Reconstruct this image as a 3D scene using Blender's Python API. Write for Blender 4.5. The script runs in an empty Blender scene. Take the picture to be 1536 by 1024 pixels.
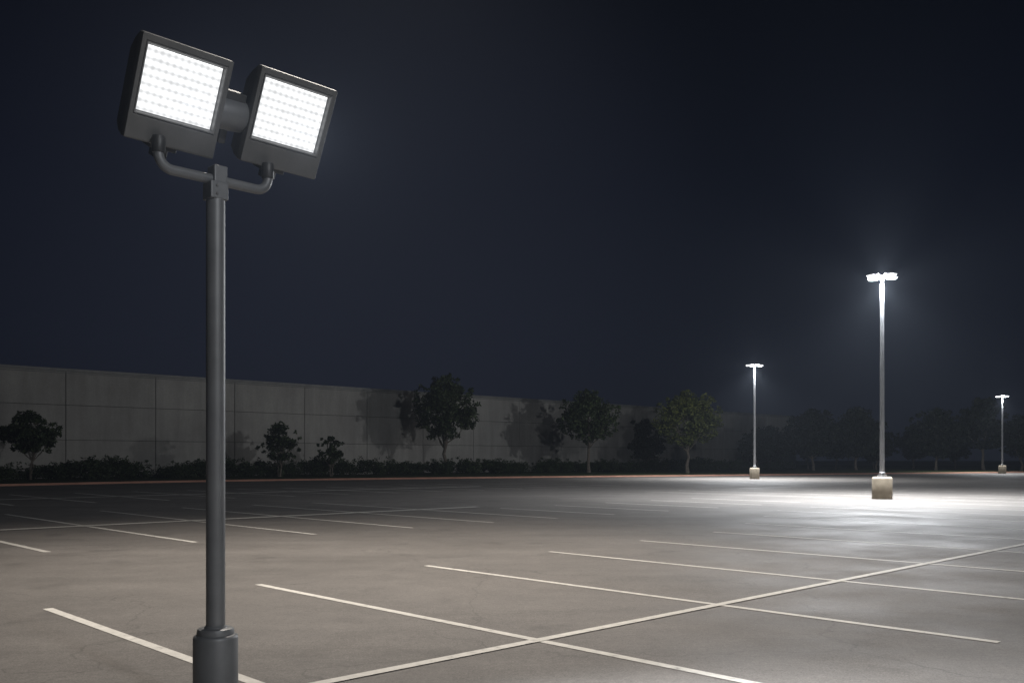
import bpy, bmesh, math, random
from mathutils import Vector, Matrix
random.seed(7)
scene = bpy.context.scene
COL = scene.collection

# ------------------------------------------------------------------ helpers
EYE = 1.6
DB = Vector((0.719, 0.695, 0.0)).normalized()      # direction along the aisles
DA = Vector((-0.695, 0.719, 0.0)).normalized()     # direction of stall lines
ORI = Vector((0.235, 8.05, 0.0))
def lot(u, v, z=0.0):
    p = ORI + DB*u + DA*v
    return Vector((p.x, p.y, z))

def mesh_obj(name, verts, faces, mat=None, smooth=False):
    me = bpy.data.meshes.new(name)
    me.from_pydata([tuple(v) for v in verts], [], faces)
    me.validate(); me.update()
    if smooth:
        for p in me.polygons: p.use_smooth = True
    ob = bpy.data.objects.new(name, me)
    COL.objects.link(ob)
    if mat: me.materials.append(mat)
    return ob

def empty(name, loc, label=None, category=None, group=None):
    e = bpy.data.objects.new(name, None)
    e.empty_display_size = 0.2
    e.location = loc
    COL.objects.link(e)
    if label: e["label"] = label
    if category: e["category"] = category
    if group: e["group"] = group
    return e

class MB:
    """mesh accumulator"""
    def __init__(s): s.v=[]; s.f=[]
    def add(s, vs, fs):
        b=len(s.v); s.v += [Vector(x) for x in vs]; s.f += [tuple(i+b for i in f) for f in fs]
    def box(s, c, size, M=None):
        hx,hy,hz=[a/2 for a in size]; c=Vector(c)
        vs=[Vector((x,y,z)) for z in(-hz,hz) for y in(-hy,hy) for x in(-hx,hx)]
        if M is not None: vs=[M@x for x in vs]
        vs=[c+x for x in vs]
        s.add(vs,[(0,2,3,1),(4,5,7,6),(0,1,5,4),(2,6,7,3),(0,4,6,2),(1,3,7,5)])
    def lathe(s, c, prof, n=32, axis=None):
        """prof: list of (r, z)"""
        c=Vector(c)
        q = Vector((0,0,1)).rotation_difference(axis.normalized()) if axis is not None else None
        vs=[]
        for r,z in prof:
            for i in range(n):
                a=2*math.pi*i/n
                p=Vector((r*math.cos(a), r*math.sin(a), z))
                if q: p=q@p
                vs.append(c+p)
        fs=[]
        for k in range(len(prof)-1):
            for i in range(n):
                j=(i+1)%n
                fs.append((k*n+i,k*n+j,(k+1)*n+j,(k+1)*n+i))
        fs.append(tuple(reversed(range(n))))
        fs.append(tuple((len(prof)-1)*n+i for i in range(n)))
        s.add(vs,fs)
    def tube(s, pts, radii, n=10):
        pts=[Vector(p) for p in pts]
        if not hasattr(radii,'__len__'): radii=[radii]*len(pts)
        t0=(pts[1]-pts[0]).normalized()
        up=Vector((0,0,1)) if abs(t0.z)<0.9 else Vector((1,0,0))
        nrm=t0.cross(up).normalized()
        vs=[]
        for k,p in enumerate(pts):
            if k==0: t=pts[1]-pts[0]
            elif k==len(pts)-1: t=pts[-1]-pts[-2]
            else: t=(pts[k+1]-pts[k]).normalized()+(pts[k]-pts[k-1]).normalized()
            t.normalize()
            nrm=(nrm-t*nrm.dot(t)).normalized()
            b=t.cross(nrm)
            for i in range(n):
                a=2*math.pi*i/n
                vs.append(p+(nrm*math.cos(a)+b*math.sin(a))*radii[k])
        fs=[]
        for k in range(len(pts)-1):
            for i in range(n):
                j=(i+1)%n
                fs.append((k*n+i,k*n+j,(k+1)*n+j,(k+1)*n+i))
        fs.append(tuple(reversed(range(n)))); fs.append(tuple((len(pts)-1)*n+i for i in range(n)))
        s.add(vs,fs)
    def obj(s,name,mat,smooth=False,parent=None,bevel=0.0,autosmooth=True):
        o=mesh_obj(name,s.v,s.f,mat,smooth)
        bm=bmesh.new(); bm.from_mesh(o.data); bmesh.ops.recalc_face_normals(bm,faces=bm.faces)
        if smooth and autosmooth:
            for e in bm.edges:
                if len(e.link_faces)==2 and e.calc_face_angle(0)>math.radians(38): e.smooth=False
        bm.to_mesh(o.data); bm.free()
        if bevel:
            m=o.modifiers.new("bevel",'BEVEL'); m.width=bevel; m.segments=3; m.limit_method='ANGLE'; m.angle_limit=math.radians(25)
        if parent: o.parent=parent
        return o

def new_mat(name):
    m=bpy.data.materials.new(name); m.use_nodes=True
    nt=m.node_tree; b=nt.nodes["Principled BSDF"]
    return m,nt,b
def N(nt,t,**kw):
    n=nt.nodes.new(t)
    for k,v in kw.items(): setattr(n,k,v)
    return n
def noise(nt,co,scale,detail=4,rough=0.55):
    n=N(nt,'ShaderNodeTexNoise'); n.inputs['Scale'].default_value=scale
    n.inputs['Detail'].default_value=detail; n.inputs['Roughness'].default_value=rough
    nt.links.new(co,n.inputs['Vector']); return n.outputs['Fac']
def ramp(nt,fac,stops):
    r=N(nt,'ShaderNodeValToRGB'); e=r.color_ramp.elements
    while len(e)<len(stops): e.new(0.5)
    for i,(p,c) in enumerate(stops):
        e[i].position=p; e[i].color=(c[0],c[1],c[2],1) if hasattr(c,'__len__') else (c,c,c,1)
    nt.links.new(fac,r.inputs['Fac']); return r.outputs['Color']
def mul(nt,a,b,fac=1.0,mode='MULTIPLY'):
    m=N(nt,'ShaderNodeMix',data_type='RGBA',blend_type=mode); m.inputs[0].default_value=fac
    nt.links.new(a,m.inputs[6]); nt.links.new(b,m.inputs[7]); return m.outputs[2]
def bump(nt,b,h,strength,dist):
    n=N(nt,'ShaderNodeBump'); n.inputs['Strength'].default_value=strength; n.inputs['Distance'].default_value=dist
    nt.links.new(h,n.inputs['Height']); nt.links.new(n.outputs['Normal'],b.inputs['Normal'])
def mapping(nt,co,scale=(1,1,1),rot=(0,0,0)):
    m=N(nt,'ShaderNodeMapping'); m.inputs['Scale'].default_value=scale; m.inputs['Rotation'].default_value=rot
    nt.links.new(co,m.inputs['Vector']); return m.outputs['Vector']

# ------------------------------------------------------------------ materials
def mat_asphalt():
    m,nt,b=new_mat("asphalt"); co=N(nt,'ShaderNodeNewGeometry').outputs['Position']
    big=ramp(nt,noise(nt,co,0.16,5,0.6),[(0.3,(0.108,0.100,0.092)),(0.7,(0.160,0.147,0.135))])
    rot=mapping(nt,co,(0.05,0.6,1),(0,0,math.radians(44)))
    streak=ramp(nt,noise(nt,rot,1.0,5,0.6),[(0.3,0.84),(0.65,1.05)])
    mid=ramp(nt,noise(nt,co,2.2,6,0.65),[(0.25,0.86),(0.7,1.07)])
    mid2=ramp(nt,noise(nt,co,16,5,0.75),[(0.3,0.80),(0.7,1.18)])
    grain=ramp(nt,noise(nt,co,60,3,0.8),[(0.3,0.60),(0.7,1.38)])
    spots=ramp(nt,noise(nt,co,0.9,3,0.5),[(0.62,1.0),(0.72,0.76)])
    c=mul(nt,mul(nt,mul(nt,mul(nt,mul(nt,big,streak),mid),mid2),grain),spots,0.9)
    vor=N(nt,'ShaderNodeTexVoronoi',feature='DISTANCE_TO_EDGE'); vor.inputs['Scale'].default_value=0.22
    dist=N(nt,'ShaderNodeVectorMath',operation='ADD')
    nz=N(nt,'ShaderNodeTexNoise'); nz.inputs['Scale'].default_value=1.1; nz.inputs['Detail'].default_value=5
    nt.links.new(co,nz.inputs['Vector']); nt.links.new(co,dist.inputs[0]); nt.links.new(nz.outputs['Color'],dist.inputs[1])
    nt.links.new(dist.outputs[0],vor.inputs['Vector'])
    crack=ramp(nt,vor.outputs['Distance'],[(0.0,0.55),(0.0032,1.0)])
    c=mul(nt,c,crack,0.55)
    nt.links.new(c,b.inputs['Base Color'])
    rg=ramp(nt,noise(nt,co,0.5,4),[(0.3,0.62),(0.7,0.85)]); nt.links.new(rg,b.inputs['Roughness'])
    b.inputs['Specular IOR Level'].default_value=0.3
    bump(nt,b,noise(nt,co,55,3,0.8),0.5,0.006)
    return m
def mat_paint():
    m,nt,b=new_mat("worn_line_paint"); co=N(nt,'ShaderNodeNewGeometry').outputs['Position']
    f=noise(nt,co,9,8,0.75)
    c=ramp(nt,f,[(0.30,(0.20,0.19,0.175)),(0.42,(0.50,0.48,0.44)),(0.7,(0.66,0.63,0.58))])
    g=ramp(nt,noise(nt,co,0.35,3),[(0.3,0.75),(0.7,1.0)])
    nt.links.new(mul(nt,c,g),b.inputs['Base Color']); b.inputs['Roughness'].default_value=0.7
    b.inputs['Specular IOR Level'].default_value=0.3
    bump(nt,b,noise(nt,co,55,3,0.8),0.4,0.004)
    return m
def mat_simple(name,c1,c2,scale,rough=0.7,metal=0.0,bs=0.3,bd=0.01,bscale=None,spec=0.5):
    m,nt,b=new_mat(name); co=N(nt,'ShaderNodeTexCoord').outputs['Object']
    nt.links.new(ramp(nt,noise(nt,co,scale,6,0.6),[(0.3,c1),(0.7,c2)]),b.inputs['Base Color'])
    b.inputs['Roughness'].default_value=rough; b.inputs['Metallic'].default_value=metal
    b.inputs['Specular IOR Level'].default_value=spec
    bump(nt,b,noise(nt,co,bscale or scale*4,4,0.7),bs,bd)
    return m
def mat_wall():
    m,nt,b=new_mat("tilt_up_concrete"); tc=N(nt,'ShaderNodeNewGeometry').outputs['Position']
    rot=mapping(nt,tc,(1,1,0.12),(0,0,math.radians(-44)))
    streak=ramp(nt,noise(nt,rot,1.3,6,0.65),[(0.3,0.82),(0.7,1.06)])
    blot=ramp(nt,noise(nt,tc,0.22,5,0.6),[(0.3,(0.25,0.24,0.225)),(0.7,(0.34,0.33,0.305))])
    fine=ramp(nt,noise(nt,tc,6,6,0.7),[(0.3,0.9),(0.7,1.06)])
    nt.links.new(mul(nt,mul(nt,blot,streak),fine),b.inputs['Base Color']); b.inputs['Roughness'].default_value=0.9
    bump(nt,b,noise(nt,tc,12,5),0.3,0.01)
    return m
def mat_leaf(name,dark,light):
    m,nt,b=new_mat(name); g=N(nt,'ShaderNodeNewGeometry')
    c=ramp(nt,g.outputs['Random Per Island'],[(0.0,dark),(0.7,tuple((a+b2)/2 for a,b2 in zip(dark,light))),(1.0,light)])
    n=ramp(nt,noise(nt,g.outputs['Position'],0.9,3),[(0.35,0.6),(0.65,1.2)])
    nt.links.new(mul(nt,c,n),b.inputs['Base Color']); b.inputs['Roughness'].default_value=0.6
    b.inputs['Specular IOR Level'].default_value=0.25
    return m
def mat_emit(name,col,strength):
    m,nt,b=new_mat(name); b.inputs['Base Color'].default_value=(0.8,0.8,0.8,1)
    b.inputs['Emission Color'].default_value=(*col,1); b.inputs['Emission Strength'].default_value=strength
    m.cycles.emission_sampling='NONE'
    return m
def mat_led():
    m,nt,b=new_mat("led_array"); co=N(nt,'ShaderNodeTexCoord').outputs['Object']
    sep=N(nt,'ShaderNodeSeparateXYZ'); nt.links.new(co,sep.inputs[0])
    def wave(sock,period,lo,hi):
        a=N(nt,'ShaderNodeMath',operation='MULTIPLY'); a.inputs[1].default_value=2*math.pi/period; nt.links.new(sock,a.inputs[0])
        s=N(nt,'ShaderNodeMath',operation='COSINE'); nt.links.new(a.outputs[0],s.inputs[0])
        r=N(nt,'ShaderNodeMapRange'); r.inputs[1].default_value=-1; r.inputs[2].default_value=1; r.inputs[3].default_value=lo; r.inputs[4].default_value=hi
        nt.links.new(s.outputs[0],r.inputs[0]); return r.outputs[0]
    wx=wave(sep.outputs[0],0.040,0.88,1.14); wz=wave(sep.outputs[2],0.048,0.72,1.30)
    p=N(nt,'ShaderNodeMath',operation='MULTIPLY'); nt.links.new(wx,p.inputs[0]); nt.links.new(wz,p.inputs[1])
    nz=ramp(nt,noise(nt,co,16,3),[(0.3,0.90),(0.7,1.18)])
    q=N(nt,'ShaderNodeMath',operation='MULTIPLY'); nt.links.new(p.outputs[0],q.inputs[0]); nt.links.new(nz,q.inputs[1])
    b.inputs['Base Color'].default_value=(0.1,0.1,0.1,1)
    b.inputs['Emission Color'].default_value=(0.98,0.99,1,1)
    nt.links.new(q.outputs[0],b.inputs['Emission Strength'])
    m.cycles.emission_sampling='NONE'
    return m

ASPH=mat_asphalt(); PAINT=mat_paint(); WALL=mat_wall()
COPE=mat_simple("coping_metal",(0.12,0.12,0.12),(0.2,0.2,0.19),1.0,0.6)
GAP=mat_simple("panel_joint_sealant",(0.04,0.04,0.04),(0.07,0.07,0.065),2.0,0.9)
KERB=mat_simple("kerb_red_concrete",(0.26,0.13,0.09),(0.40,0.21,0.15),0.8,0.9)
GRASS=mat_simple("grass",(0.014,0.022,0.008),(0.036,0.048,0.020),1.4,0.95,0,0.8,0.08,14,0.1)
EARTH=mat_simple("earth",(0.02,0.022,0.02),(0.04,0.04,0.035),0.05,0.95)
BARK=mat_simple("bark",(0.06,0.05,0.04),(0.15,0.125,0.10),4,0.9)
LEAF=mat_leaf("foliage_tree",(0.016,0.026,0.010),(0.048,0.065,0.024))
LEAFY=mat_leaf("foliage_yellowish",(0.028,0.040,0.010),(0.12,0.13,0.03))
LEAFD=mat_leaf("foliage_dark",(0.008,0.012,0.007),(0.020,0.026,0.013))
SHRUB=mat_leaf("foliage_shrub",(0.012,0.022,0.008),(0.040,0.058,0.020))
METAL=mat_simple("dark_grey_powder_coat",(0.088,0.091,0.094),(0.116,0.119,0.123),6,0.48,0.2,0.25,0.0012,420)
METALD=mat_simple("housing_powder_coat",(0.068,0.068,0.067),(0.092,0.091,0.089),5,0.55,0.15,0.3,0.0012,380)
BEZEL=mat_simple("bezel_grey",(0.13,0.13,0.13),(0.2,0.2,0.2),8,0.4,0.5,0.1,0.001,200)
BLACK=mat_simple("black_bracket",(0.02,0.02,0.02),(0.035,0.035,0.035),8,0.5,0.2)
GALV=mat_simple("pale_grey_pole_paint",(0.32,0.33,0.35),(0.42,0.43,0.45),2,0.5,0.2)
CONC=mat_simple("tan_concrete",(0.26,0.22,0.16),(0.38,0.32,0.24),3,0.9,0,0.4,0.01,20)
LED=mat_led(); LENS=mat_emit("lit_lens",(0.95,0.98,1.0),14.0)

# ------------------------------------------------------------------ sky dome, haze
def build_sky():
    bm=bmesh.new(); bmesh.ops.create_uvsphere(bm,u_segments=64,v_segments=32,radius=900)
    me=bpy.data.meshes.new("sky"); bm.to_mesh(me); bm.free()
    for p in me.polygons: p.use_smooth=True
    o=bpy.data.objects.new("sky",me); COL.objects.link(o); o["kind"]="structure"
    m=bpy.data.materials.new("night_sky"); m.use_nodes=True; nt=m.node_tree; nt.nodes.clear()
    out=N(nt,'ShaderNodeOutputMaterial'); em=N(nt,'ShaderNodeEmission')
    g=N(nt,'ShaderNodeNewGeometry'); nv=N(nt,'ShaderNodeVectorMath',operation='NORMALIZE')
    nt.links.new(g.outputs['Position'],nv.inputs[0]); sep=N(nt,'ShaderNodeSeparateXYZ'); nt.links.new(nv.outputs[0],sep.inputs[0])
    c=ramp(nt,sep.outputs[2],[(0.0,(0.0056,0.0070,0.0122)),(0.12,(0.0042,0.0058,0.0120)),(0.28,(0.0011,0.0021,0.0066)),(0.45,(0.0000,0.0004,0.0024))])
    nz=ramp(nt,noise(nt,nv.outputs[0],1.6,3,0.5),[(0.3,0.8),(0.7,1.15)])
    # floodlight glow painted into the dome colour as a soft bright patch
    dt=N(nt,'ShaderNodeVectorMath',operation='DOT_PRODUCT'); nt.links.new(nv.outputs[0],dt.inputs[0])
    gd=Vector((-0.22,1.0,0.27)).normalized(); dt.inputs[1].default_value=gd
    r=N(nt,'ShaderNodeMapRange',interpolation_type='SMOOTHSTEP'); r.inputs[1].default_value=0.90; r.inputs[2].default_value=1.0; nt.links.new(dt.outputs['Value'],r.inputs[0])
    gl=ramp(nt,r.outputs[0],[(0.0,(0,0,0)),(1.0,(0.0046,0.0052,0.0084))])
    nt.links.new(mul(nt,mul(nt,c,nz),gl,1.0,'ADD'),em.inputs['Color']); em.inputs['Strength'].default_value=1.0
    nt.links.new(em.outputs[0],out.inputs['Surface']); m.cycles.emission_sampling='NONE'
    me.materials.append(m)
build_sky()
w=bpy.data.worlds.new("World"); scene.world=w; w.use_nodes=True
nt=w.node_tree; bg=nt.nodes['Background']; bg.inputs['Color'].default_value=(0.004,0.006,0.012,1); bg.inputs['Strength'].default_value=0.5
vs=nt.nodes.new('ShaderNodeVolumeScatter'); vs.inputs['Color'].default_value=(0.74,0.84,1,1); vs.inputs['Density'].default_value=0.00020
nt.links.new(vs.outputs[0],nt.nodes['World Output'].inputs['Volume'])

# ------------------------------------------------------------------ ground
o=mesh_obj("ground",[(-1200,-1200,-0.05),(1200,-1200,-0.05),(1200,1200,-0.05),(-1200,1200,-0.05)],[(0,1,2,3)],EARTH); o["kind"]="structure"
o=mesh_obj("parking_lot",[(-90,-40,0),(190,-40,0),(190,170,0),(-90,170,0)],[(0,1,2,3)],ASPH); o["kind"]="structure"

# painted markings
mk=MB()
def stripe(u0,v0,u1,v1,wd=0.1,z=0.004):
    a=lot(u0,v0); b=lot(u1,v1); d=(b-a).normalized(); s=Vector((-d.y,d.x,0))*wd/2
    n=max(1,int((b-a).length/4)); vv=[];ff=[]
    for i in range(n+1):
        p=a.lerp(b,i/n); vv+= [p+s+Vector((0,0,z)),p-s+Vector((0,0,z))]
        if i: ff.append((2*i-2,2*i-1,2*i+1,2*i))
    mk.add(vv,ff)
S=2.83
vstart=[4.85,5.0,5.12,5.27,5.5,5.7,6.65,7.8,9.0]+[9.4]*12
stripe(-6,0,62,0,0.11,0.008)
for i,vs_ in enumerate(vstart):
    stripe(-2.55 if i==0 else (i-1)*S, -2.85, -2.55 if i==0 else (i-1)*S, vs_)
stripe(-16,17.1,14.6,17.1,0.34,0.010)
for u in (-8.6,-6.0,-3.3,-0.6,2.05,4.7,7.3,9.85,12.2,14.6,17.2,19.9,22.6,25.3):
    stripe(u,11.2,u,23.5 if u<14 else 16,0.12)
stripe(-10,34.0,30,34.0,0.5,0.010)
for k in range(18): stripe(-10+k*2.75,29,-10+k*2.75,39.5,0.16)
for k in range(12): stripe(30+k*2.8,11.5,30+k*2.8,22,0.12)
o=mesh_obj("parking_markings",mk.v,mk.f,PAINT); o["kind"]="structure"

# kerb and lawn
KP=[(-75,5),(-47,34),(-35.6,45.6),(-30.0,53.4),(-21.2,63.5),(-7.8,72.3),(7.7,80.2),(23.2,87.6),(37,95.2),(59.9,106.8),(85,118),(140,140)]
KP=[Vector((x,y,0)) for x,y in KP]
P2=[]
for i in range(len(KP)-1):
    p0=KP[max(i-1,0)];p1=KP[i];p2=KP[i+1];p3=KP[min(i+2,len(KP)-1)]
    for k in range(6):
        t=k/6; P2.append(0.5*((2*p1)+(p2-p0)*t+(2*p0-5*p1+4*p2-p3)*t*t+(3*p1-p0-3*p2+p3)*t**3))
P2.append(KP[-1])
def off(i,d):
    a=P2[max(i-1,0)];b=P2[min(i+1,len(P2)-1)];t=(b-a).normalized(); return P2[i]+Vector((-t.y,t.x,0))*d
kb=MB()
prof=[(0.0,0.0),(0.01,0.12),(0.03,0.135),(0.16,0.135),(0.18,0.06)]
vv=[];ff=[]
for i in range(len(P2)):
    for d,z in prof: q=off(i,d); vv.append((q.x,q.y,z))
n=len(prof)
for i in range(len(P2)-1):
    for k in range(n-1): ff.append((i*n+k,i*n+k+1,(i+1)*n+k+1,(i+1)*n+k))
kb.add(vv,ff); o=kb.obj("kerb",KERB); o["kind"]="structure"
gt=mesh_obj("gutter",[tuple(off(i,d)+Vector((0,0,0.004))) for i in range(len(P2)) for d in (-0.45,0.0)],[(2*i,2*i+1,2*i+3,2*i+2) for i in range(len(P2)-1)],mat_simple("gutter_concrete",(0.14,0.12,0.11),(0.22,0.18,0.16),1.2,0.9)); gt["kind"]="structure"
lw=MB(); vv=[];ff=[]
DS=[0.17,1.5,4,8,14,30,400]
for i in range(len(P2)):
    for k,d in enumerate(DS):
        q=off(i,d) if k<5 else off(i,14)+DA*(d-14)
        vv.append((q.x,q.y,0.11+(0.06*math.sin(i*1.3+k*2.1) if 0<k<5 else 0)+(0.05 if k else 0)))
n=len(DS)
for i in range(len(P2)-1):
    for k in range(n-1): ff.append((i*n+k,i*n+k+1,(i+1)*n+k+1,(i+1)*n+k))
lw.add(vv,ff); o=lw.obj("lawn",GRASS,True); o["kind"]="structure"

# ------------------------------------------------------------------ warehouse
WV=74.0; WH=8.3
def wp(u,v,z): 
    p=DB*u+DA*v; return Vector((p.x,p.y,z))
bld=empty("warehouse",wp(60,WV,0),"long low windowless grey concrete panel warehouse behind the shrubs","building")
R=Matrix((DB,DA,Vector((0,0,1)))).transposed()
def wobj(mb,name,mat,bevel=0):
    o=mb.obj(name,mat,bevel=bevel); o.parent=bld; o.matrix_parent_inverse=Matrix.Translation(-bld.location); return o
core=MB(); core.box(wp(58,WV+20.16,WH/2-0.05),(150,40,WH-0.1),R); wobj(core,"core_wall",GAP)
pn=MB(); PW=6.95; u0=-16.0
zs=[(0,3.05),(3.05,5.72),(5.72,WH)]
u=u0+ (24.0-u0)%PW - PW
while u<132:
    for a,b in zs:
        pn.box(wp(u+PW/2,WV+0.06,(a+b)/2),(PW-0.05,0.2,b-a-0.03),R)
    u+=PW
wobj(pn,"wall_panels",WALL,0.012)
cp=MB(); cp.box(wp(58,WV+0.10,WH+0.10),(150.4,0.5,0.22),R); cp.box(wp(58,WV+0.0,WH-0.12),(150.2,0.16,0.08),R); wobj(cp,"coping",COPE,0.01)

# ------------------------------------------------------------------ vegetation
def leaves(mb,c,rad,n,size,flat=0.8):
    for _ in range(n):
        d=Vector((random.gauss(0,1),random.gauss(0,1),random.gauss(0,1))).normalized()*(random.random()**0.45)
        p=c+Vector((d.x*rad,d.y*rad,d.z*rad*flat))
        nn=Vector((random.gauss(0,1),random.gauss(0,1),random.gauss(0,1)+0.4)).normalized()
        a=nn.orthogonal().normalized(); a.rotate(Matrix.Rotation(random.random()*6.28,3,nn)); b=nn.cross(a)
        s=size*random.uniform(0.6,1.3)
        mb.v+= [p-a*s, p+b*s*0.45, p+a*s, p-b*s*0.45]; k=len(mb.v)
        mb.f.append((k-4,k-3,k-2,k-1))
def tree_meshes(h,cw,clear,leafmat,nclump=70,nleaf=70,size=0.16,multi=False,dense=1.0):
    tr=MB(); cr=MB()
    ch=h-clear; cc=Vector((0,0,clear+ch*0.5))
    r0=0.018*h+0.03
    clumps=[]
    for i in range(nclump):
        for _ in range(50):
            d=Vector((random.uniform(-1,1),random.uniform(-1,1),random.uniform(-1,1)))
            if 0.25<d.length<1: break
        t=(d.z+1)/2
        prof=(math.sin(math.pi*min(1,t*0.8+0.17)))**0.6
        p=cc+Vector((d.x*cw*0.46*prof,d.y*cw*0.46*prof,d.z*ch*0.47))
        clumps.append(p)
        leaves(cr,p,random.uniform(0.09,0.17)*cw,int(nleaf*random.uniform(0.6,1.2)*dense),size)
    for i in range(int(nclump*0.5)):
        a=random.random()*6.28; z=random.uniform(-0.9,1.0); rr=math.sqrt(max(0.05,1-z*z))
        p=cc+Vector((math.cos(a)*rr*cw*0.53,math.sin(a)*rr*cw*0.53,z*ch*0.5))
        leaves(cr,p,0.06*cw,int(nleaf*0.25),size)
    stems=3 if multi else 1
    for s in range(stems):
        a=random.random()*6.28; lean=(0.16*cw if multi else 0.02*cw)
        top=Vector((math.cos(a+s*2.1)*lean,math.sin(a+s*2.1)*lean,h*0.86))
        base=Vector((0.05*s,0.04*s,-0.1))
        pts=[];rad=[]
        for k in range(9):
            t=k/8; p=base.lerp(top,t)+Vector((random.gauss(0,.012)*h*(t>0),random.gauss(0,.012)*h*(t>0),0)); pts.append(p)
            rad.append((r0/(1.6 if multi else 1))*(1-0.85*t)*(1.35 if k==0 else 1))
        tr.tube(pts,rad,8)
        for c in random.sample(clumps,min(len(clumps),12)):
            t=random.uniform(0.3,0.8)*min(1,c.z/(h*0.86)); t=max(t,clear/h*0.9); k=min(7,int(t*8)); st=pts[k].lerp(pts[k+1],t*8-k)
            mid=st.lerp(c,0.5)+Vector((0,0,-0.03*h))
            tr.tube([st,mid,c],[rad[k]*0.5,rad[k]*0.32,0.012],5)
    return tr,cr
def tree(x,y,h,cw,clear,mat,label,name="tree",group=None,**kw):
    tr,cr=tree_meshes(h,cw,clear,mat,**kw)
    e=empty(name,(x,y,0.12),label,"tree",group)
    t=tr.obj("trunk",BARK,True,e); 
    c=mesh_obj("crown",cr.v,cr.f,mat); c.parent=e
    return e,t,c
tree(-32.8,62,4.6,3.6,1.7,SHRUB,"small bushy multi-stemmed tree beside the warehouse wall",multi=True,nclump=60,size=0.15)
tree(-6.4,88,9.5,5.9,3.2,LEAF,"tall leafy tree with a straight slim trunk on the lawn",nclump=90,nleaf=80,size=0.19)
tree(8.0,95,8.5,6.0,3.3,LEAF,"round leafy tree with slim trunk on the lawn",nclump=80,nleaf=80,size=0.19)
tree(18.3,95,8.4,6.6,2.9,LEAFY,"broad round tree with yellow-green leaves near a lit lamp",nclump=85,nleaf=85,size=0.19)
tree(15.6,107,6.3,4.6,1.2,LEAFD,"small dark tree beside the warehouse wall",nclump=60,nleaf=80,size=0.2)
tree(-18.9,74,4.3,3.2,1.2,SHRUB,"low leafy tree with open crown against the warehouse wall",multi=True,nclump=45,nleaf=55,size=0.15)
tree(-15.3,77,3.5,2.2,0.9,SHRUB,"narrow young tree against the warehouse wall",multi=True,nclump=26,nleaf=55,size=0.14)
G_="dark trees at the edge of the car park"
protos=[]
for (x,y,h,cw,cl) in [(38.6,117,7.7,6.6,2.0),(44.5,118,7.9,7.0,1.8)]:
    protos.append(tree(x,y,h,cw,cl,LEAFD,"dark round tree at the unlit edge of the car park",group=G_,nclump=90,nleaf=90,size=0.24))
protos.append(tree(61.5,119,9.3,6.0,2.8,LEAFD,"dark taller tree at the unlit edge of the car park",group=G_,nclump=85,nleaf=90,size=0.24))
for (x,y,s,rot,k) in [(54.8,118,0.98,2.2,1),(67.0,120,0.92,0.6,0),(73,124,1.06,1.7,1),(80,130,1.0,3,2),(88,134,1.0,4.4,0),(98,140,1.1,1,1),
                    (32,119,0.68,1,0),(49.5,124,0.72,3.3,0),(51.5,130,0.66,5.3,1),(58,132,0.76,2,0),(64.5,133,0.78,4,1),(41.5,128,0.8,0.2,0),(35.5,126,0.74,2.6,1),(46.5,131,0.82,2.9,0)]:
    e0,t0,c0=protos[k]
    e=e0.copy(); e.location=(x,y,0.12); e.scale=(s,s,s); e.rotation_euler=(0,0,rot); COL.objects.link(e)
    for q in (t0,c0):
        qq=q.copy(); qq.parent=e; COL.objects.link(qq)
# shrubs
sh=[]
for i in range(5):
    mb=MB()
    for j in range(30):
        a=random.random()*6.28; r=random.random()**0.5*1.0
        leaves(mb,Vector((math.cos(a)*r,math.sin(a)*r*0.8,0.22+random.random()*0.95*(1-0.35*r))),0.38,75,0.08)
    for j in range(12):
        a=random.random()*6.28; leaves(mb,Vector((math.cos(a)*0.9,math.sin(a)*0.75,random.uniform(0.7,1.3))),0.18,16,0.07)
    for j in range(7):
        a=random.random()*6.28; mb.tube([(0,0,-0.05),(math.cos(a)*0.3,math.sin(a)*0.3,0.4),(math.cos(a)*0.6,math.sin(a)*0.6,0.9)],[0.03,0.02,0.008],4)
    me=mesh_obj("shrub",mb.v,mb.f,SHRUB); me.name="shrub"; sh.append(me)
u=8.0; cnt=0
while u<118:
    base=sh[cnt%5]
    if cnt<5: ob=base
    else:
        ob=base.copy(); COL.objects.link(ob)
    v=random.uniform(66.6,69.0)-(0.05*max(0,u-70))
    p=DB*u+DA*v; s=random.uniform(0.95,1.24)
    ob.location=(p.x,p.y,0.14); ob.scale=(s*random.uniform(1.0,1.35),s*1.1,s*random.uniform(0.80,1.10)); ob.rotation_euler=(0,0,random.random()*6.28)
    ob["label"]="rounded dark green shrub in the bed along the wall"; ob["category"]="shrub"; ob["group"]="shrubs along the warehouse wall"
    cnt+=1; u+=random.choice([1.5,1.7,1.8,1.9,2.5])

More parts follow.
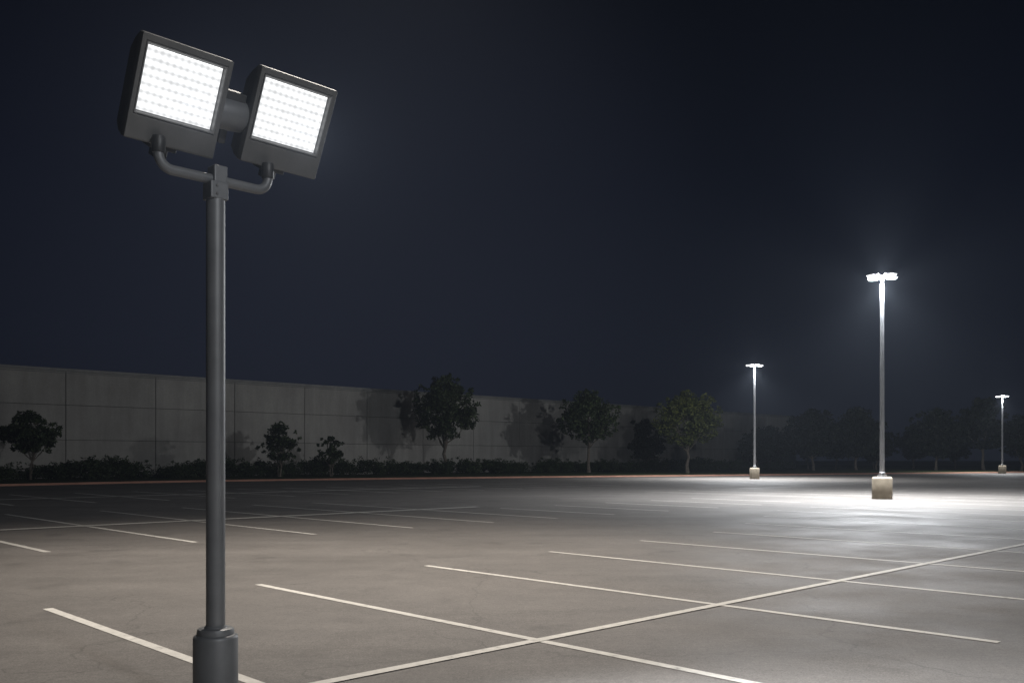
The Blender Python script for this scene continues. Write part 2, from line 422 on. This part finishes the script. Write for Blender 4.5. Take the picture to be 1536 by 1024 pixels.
# ------------------------------------------------------------------ pole lamps across the lot
def point(name,loc,power,parent=None,rad=0.1,col=(0.93,0.96,1.0),kind='POINT',direction=None,size=None,blend=0.5):
    l=bpy.data.lights.new(name,kind); l.energy=power; l.color=col; l.shadow_soft_size=rad
    if kind=='SPOT': l.spot_size=math.radians(size); l.spot_blend=blend
    o=bpy.data.objects.new(name,l); o.location=loc
    if direction is not None: o.rotation_euler=Vector(direction).to_track_quat('-Z','Y').to_euler()
    COL.objects.link(o)
    if parent: o.parent=parent
    return o
def lot_lamp(x,y,h,power,glow,rot,label):
    e=empty("parking_lot_lamp",(x,y,0),label,"lamp post","tall pole lamps in the car park")
    b=MB(); b.lathe((0,0,0),[(0.385,-0.02),(0.385,0.80),(0.365,0.86),(0.33,0.885)],36); b.obj("base",CONC,True,e)
    p=MB(); p.box((0,0,0.905),(0.30,0.30,0.03)); p.lathe((0,0,0.9),[(0.12,0.0),(0.12,0.16),(0.095,0.18),(0.085,h/2-0.9),(0.07,h-0.95)],24)
    for sx in(-1,1):
        for sy in(-1,1): p.lathe((sx*0.11,sy*0.11,0.915),[(0.018,0),(0.018,0.06)],8)
    p.obj("pole",GALV,True,e)
    for k in range(4):
        a=rot+k*math.pi/2; d=Vector((math.cos(a),math.sin(a),0)); M=Matrix.Rotation(a,3,'Z')
        ar=MB(); ar.box(d*0.16+Vector((0,0,h-0.05)),(0.22,0.05,0.07),M); ar.obj("arm",GALV,False,e,0.004)
        hd=MB()
        L0,L1,W=0.24,0.70,0.15
        hv=[]
        for (l,wd,z0,z1) in [(L0,W*0.7,-0.04,0.045),(L0+0.1,W,-0.045,0.055),(L1-0.05,W,-0.045,0.03),(L1,W*0.85,-0.04,0.0)]:
            for (sx,z) in [(-1,z0),(1,z0),(1,z1),(-1,z1)]: hv.append(M@Vector((l,sx*wd,z))+Vector((0,0,h-0.03)))
        hf=[(0,1,2,3),(12,15,14,13)]
        for r in range(3):
            for q in range(4): hf.append((r*4+q,(r+1)*4+q,(r+1)*4+(q+1)%4,r*4+(q+1)%4))
        hd.add(hv,hf); ho=hd.obj("lamp_head",GALV,False,e,0.008)
        ln=MB(); ln.box(M@Vector((0.49,0,0))+Vector((0,0,h-0.10)),(0.32,0.21,0.05),M); lo=ln.obj("lens",LENS,False,ho,0.02)
    point("lamp_light",(0,0,h-0.40),power,e,0.12,kind='SPOT',direction=(0,0,-1),size=158,blend=0.9)
    point("lamp_glow",(0,0,h-0.30),glow,e,0.16)
    return e
lot_lamp(14.8,36.5,8.95,30000,21000,0.35,"tall grey pole lamp with four heads on round concrete base")
lot_lamp(19.4,73.0,9.15,34000,9000,0.1,"tall grey pole lamp with lit heads near the lawn")
lot_lamp(53.5,99.6,8.5,14000,3500,0.6,"distant grey pole lamp with lit heads near dark trees")

# ------------------------------------------------------------------ twin floodlight
nrm=Vector((0.60,-0.65,-0.46)).normalized()
a=Vector((0.725,0.687,-0.025)).normalized(); b=Vector((0.396,-0.266,0.894)).normalized()
s=(a+b).normalized(); d=(a-b).normalized(); ex=(s+d)/math.sqrt(2); ez=(s-d)/math.sqrt(2)
ex0=Vector(ex)
ra=math.radians(2.6); ex,ez=ex*math.cos(ra)+ez*math.sin(ra), ez*math.cos(ra)-ex*math.sin(ra)
yb=ez.cross(ex).normalized()
HM=Matrix((ex,yb,ez)).transposed().to_4x4()
PX,PY=-1.867,5.75
fl=empty("twin_floodlight_post",(PX,PY,0),"dark grey steel post carrying two lit square LED floodlights","floodlight")
exh=Vector((ex0.x,ex0.y,0)).normalized()
PR=0.058
zc=EYE+1.755
mb=MB(); mb.lathe((0,0,0),[(0.137,-0.02),(0.137,0.475),(0.132,0.490),(0.122,0.497),(0.115,0.499),(0.113,0.520),(0.108,0.535),(0.096,0.540),(0.070,0.541),(0.064,0.552),(0.055,0.556)],56); mb.obj("base_collar",METAL,True,fl)
mb=MB(); mb.lathe((0,0,0),[(0.21,0.0),(0.21,0.03),(0.20,0.036)],48)
for k in range(4):
    a_=k*math.pi/2+0.7; mb.lathe((math.cos(a_)*0.175,math.sin(a_)*0.175,0.034),[(0.02,0),(0.02,0.03)],6)
mb.obj("base_plate",METAL,True,fl)
mb=MB(); mb.lathe((0,0,0.5),[(PR,0),(PR,zc-0.08-0.5)],48); mb.obj("pole",METAL,True,fl)
ang=math.atan2(exh.y,exh.x); M3=Matrix.Rotation(ang,3,'Z')
mb=MB(); mb.box((0,0,zc-0.075),(0.118,0.118,0.11),M3); mb.box(Vector((0,0,zc+0.02))+M3@Vector((0.012,0,0)),(0.088,0.10,0.13),M3)
sl=mb.obj("post_sleeve",METAL,False,fl,0.008)
for zz in (-0.1,-0.05):
    bb=MB(); bb.lathe(Vector((0,0,zc+zz))+M3@Vector((-0.02,-0.058,0)),[(0.009,0),(0.009,0.006),(0.006,0.008)],6,axis=M3@Vector((0,-1,0)))
    bb.obj("set_screw",METALD,False,sl)
aw=0.365; r_=0.085; pts=[]
for sgn in(-1,1):
    seg=[]
    seg.append(exh*sgn*aw+Vector((0,0,zc+0.17)))
    seg.append(exh*sgn*aw+Vector((0,0,zc+r_)))
    for k in range(1,9):
        t=k/8*math.pi/2
        seg.append(exh*sgn*(aw-r_+r_*math.cos(t))+Vector((0,0,zc+r_-r_*math.sin(t))))
    if sgn==1: seg.reverse()
    pts+=seg
mb=MB(); mb.tube(pts,0.031,20); mb.obj("yoke_arm",METAL,True,fl)
# dark clamp shoes where the yoke meets each head
for sgn in(-1,1):
    mb=MB(); mb.lathe(exh*sgn*aw+Vector((0,0,zc+0.085)),[(0.036,0),(0.040,0.006),(0.040,0.085),(0.036,0.10)],24); mb.obj("yoke_clamp",BLACK,True,fl)
W_,H_,D_=0.555,0.60,0.25
def rect(x0,x1,z0,z1,y): return [Vector((x0,y,z0)),Vector((x1,y,z0)),Vector((x1,y,z1)),Vector((x0,y,z1))]
def loft(mb,rings,cap0=False,cap1=False):
    b=len(mb.v)
    for r in rings: mb.v+=r
    for k in range(len(rings)-1):
        for i in range(4):
            j=(i+1)%4; mb.f.append((b+k*4+i,b+k*4+j,b+(k+1)*4+j,b+(k+1)*4+i))
    if cap0: mb.f.append((b,b+1,b+2,b+3))
    if cap1: n=len(rings)-1; mb.f.append((b+n*4+3,b+n*4+2,b+n*4+1,b+n*4))
wx0,wx1,wz0,wz1=-W_/2+0.028,W_/2-0.030,-H_/2+0.150,H_/2-0.040
def head(loc):
    mb=MB()
    loft(mb,[rect(wx0,wx1,wz0,wz1,0.05),rect(wx0,wx1,wz0,wz1,0.0),
             rect(-W_/2,W_/2,-H_/2,H_/2,0.0),rect(-W_/2-0.002,W_/2+0.002,-H_/2-0.002,H_/2+0.002,0.05),
             rect(-W_/2*0.97,W_/2*0.97,-H_/2*0.97,H_/2*0.86,0.14),rect(-W_/2*0.90,W_/2*0.90,-H_/2*0.86,H_/2*0.62,D_)],True,True)
    h=mb.obj("floodlight_head",METALD,False,fl,0.009)
    h.matrix_local=Matrix.Translation(Vector(loc)-fl.location)@HM
    bz=MB()
    loft(bz,[rect(wx0+.001,wx1-.001,wz0+.001,wz1-.001,-0.004),rect(wx0+.009,wx1-.009,wz0+.009,wz1-.009,-0.004),rect(wx0+.015,wx1-.015,wz0+.015,wz1-.015,0.024),rect(wx0+.019,wx1-.019,wz0+.019,wz1-.019,0.024),rect(wx0+.019,wx1-.019,wz0+.019,wz1-.019,0.04)])
    loft(bz,[rect(wx0+.001,wx1-.001,wz0+.001,wz1-.001,-0.004),rect(wx0+.001,wx1-.001,wz0+.001,wz1-.001,0.03)])
    bz.obj("bezel",BEZEL,False,h,0.002)
    lp=MB(); lp.box(((wx0+wx1)/2,0.04,(wz0+wz1)/2),(wx1-wx0-0.03,0.02,wz1-wz0-0.03))
    lp.obj("led_panel",LED,False,h)
    fn=MB()
    for i in range(13):
        x=-W_*0.36+i*W_*0.06; fn.box((x,D_+0.018,-0.03),(0.008,0.05,H_*0.60))
    fn.obj("heat_sink",METALD,False,h)
    bk=MB(); 
    bk.box((-0.02,0.115,-H_/2-0.008),(0.17,0.13,0.045)); bk.box((-0.02,0.115,-H_/2-0.05),(0.085,0.085,0.07))
    bk.obj("mounting_bracket",BLACK,False,h,0.006)
    return h
HL=Vector((-2.000,5.5,2.168+EYE)); HR=Vector((-1.466,6.03,2.200+EYE))
head(HL); head(HR)
midp=(HL+HR)/2+yb*0.13-ez*0.035-fl.location
axis=(HR-HL).normalized()
mb=MB(); mb.lathe(midp-axis*0.15,[(0.075,0.0),(0.075,0.045),(0.098,0.055),(0.102,0.08),(0.102,0.22),(0.098,0.245),(0.075,0.255),(0.075,0.30)],40,axis=axis)
mb.obj("swivel_joint",METAL,True,fl)
mb=MB(); mb.box(midp+ez*0.115+yb*0.02,(0.16,0.12,0.06),HM.to_3x3()); mb.obj("junction_box",BLACK,False,fl,0.006)
mb=MB(); mb.box(midp-ez*0.13+yb*0.03,(0.05,0.05,0.12),HM.to_3x3()); mb.obj("cable_gland",BLACK,False,fl,0.006)

for c in (HL,HR):
    point("flood_light",c+nrm*0.12-fl.location,3000,fl,0.03,(0.93,0.96,1.0),'SPOT',nrm,124,0.7)

# added fill spots outside the frame, standing in for unseen lot lamps
point("added_fill_light",(-1.8,14.0,12.0),11500,None,0.6,(1.0,0.92,0.83),'SPOT',(0.02,-0.02,-1),112,1.0)  # added overhead fill, brightens the asphalt behind the post
p=DB*78+DA*18
tgt=DB*32+DA*WV
point("added_fill_light",(p.x,p.y,11),4600,None,9.0,(1.0,0.93,0.85),'SPOT',(tgt.x-p.x,tgt.y-p.y,-6),70,1.0)  # added fill aimed at the left part of the warehouse wall
point("added_fill_light",(6,-3,8),2900,None,0.4,(0.95,0.97,1.0),'SPOT',(-8.0,8.6,-5.2),50,0.8)  # added fill from behind the camera, lifts the floodlight heads and post

# ------------------------------------------------------------------ camera
cam=bpy.data.cameras.new("camera"); co=bpy.data.objects.new("camera",cam); COL.objects.link(co)
co.location=(0,0,EYE); co.rotation_euler=(math.radians(90),0,0)
cam.sensor_width=36; cam.lens=32.09; cam.shift_y=176/1536; cam.clip_start=0.05; cam.clip_end=4000
scene.camera=co
scene.view_settings.view_transform='Standard'; scene.view_settings.look='None'; scene.view_settings.exposure=0
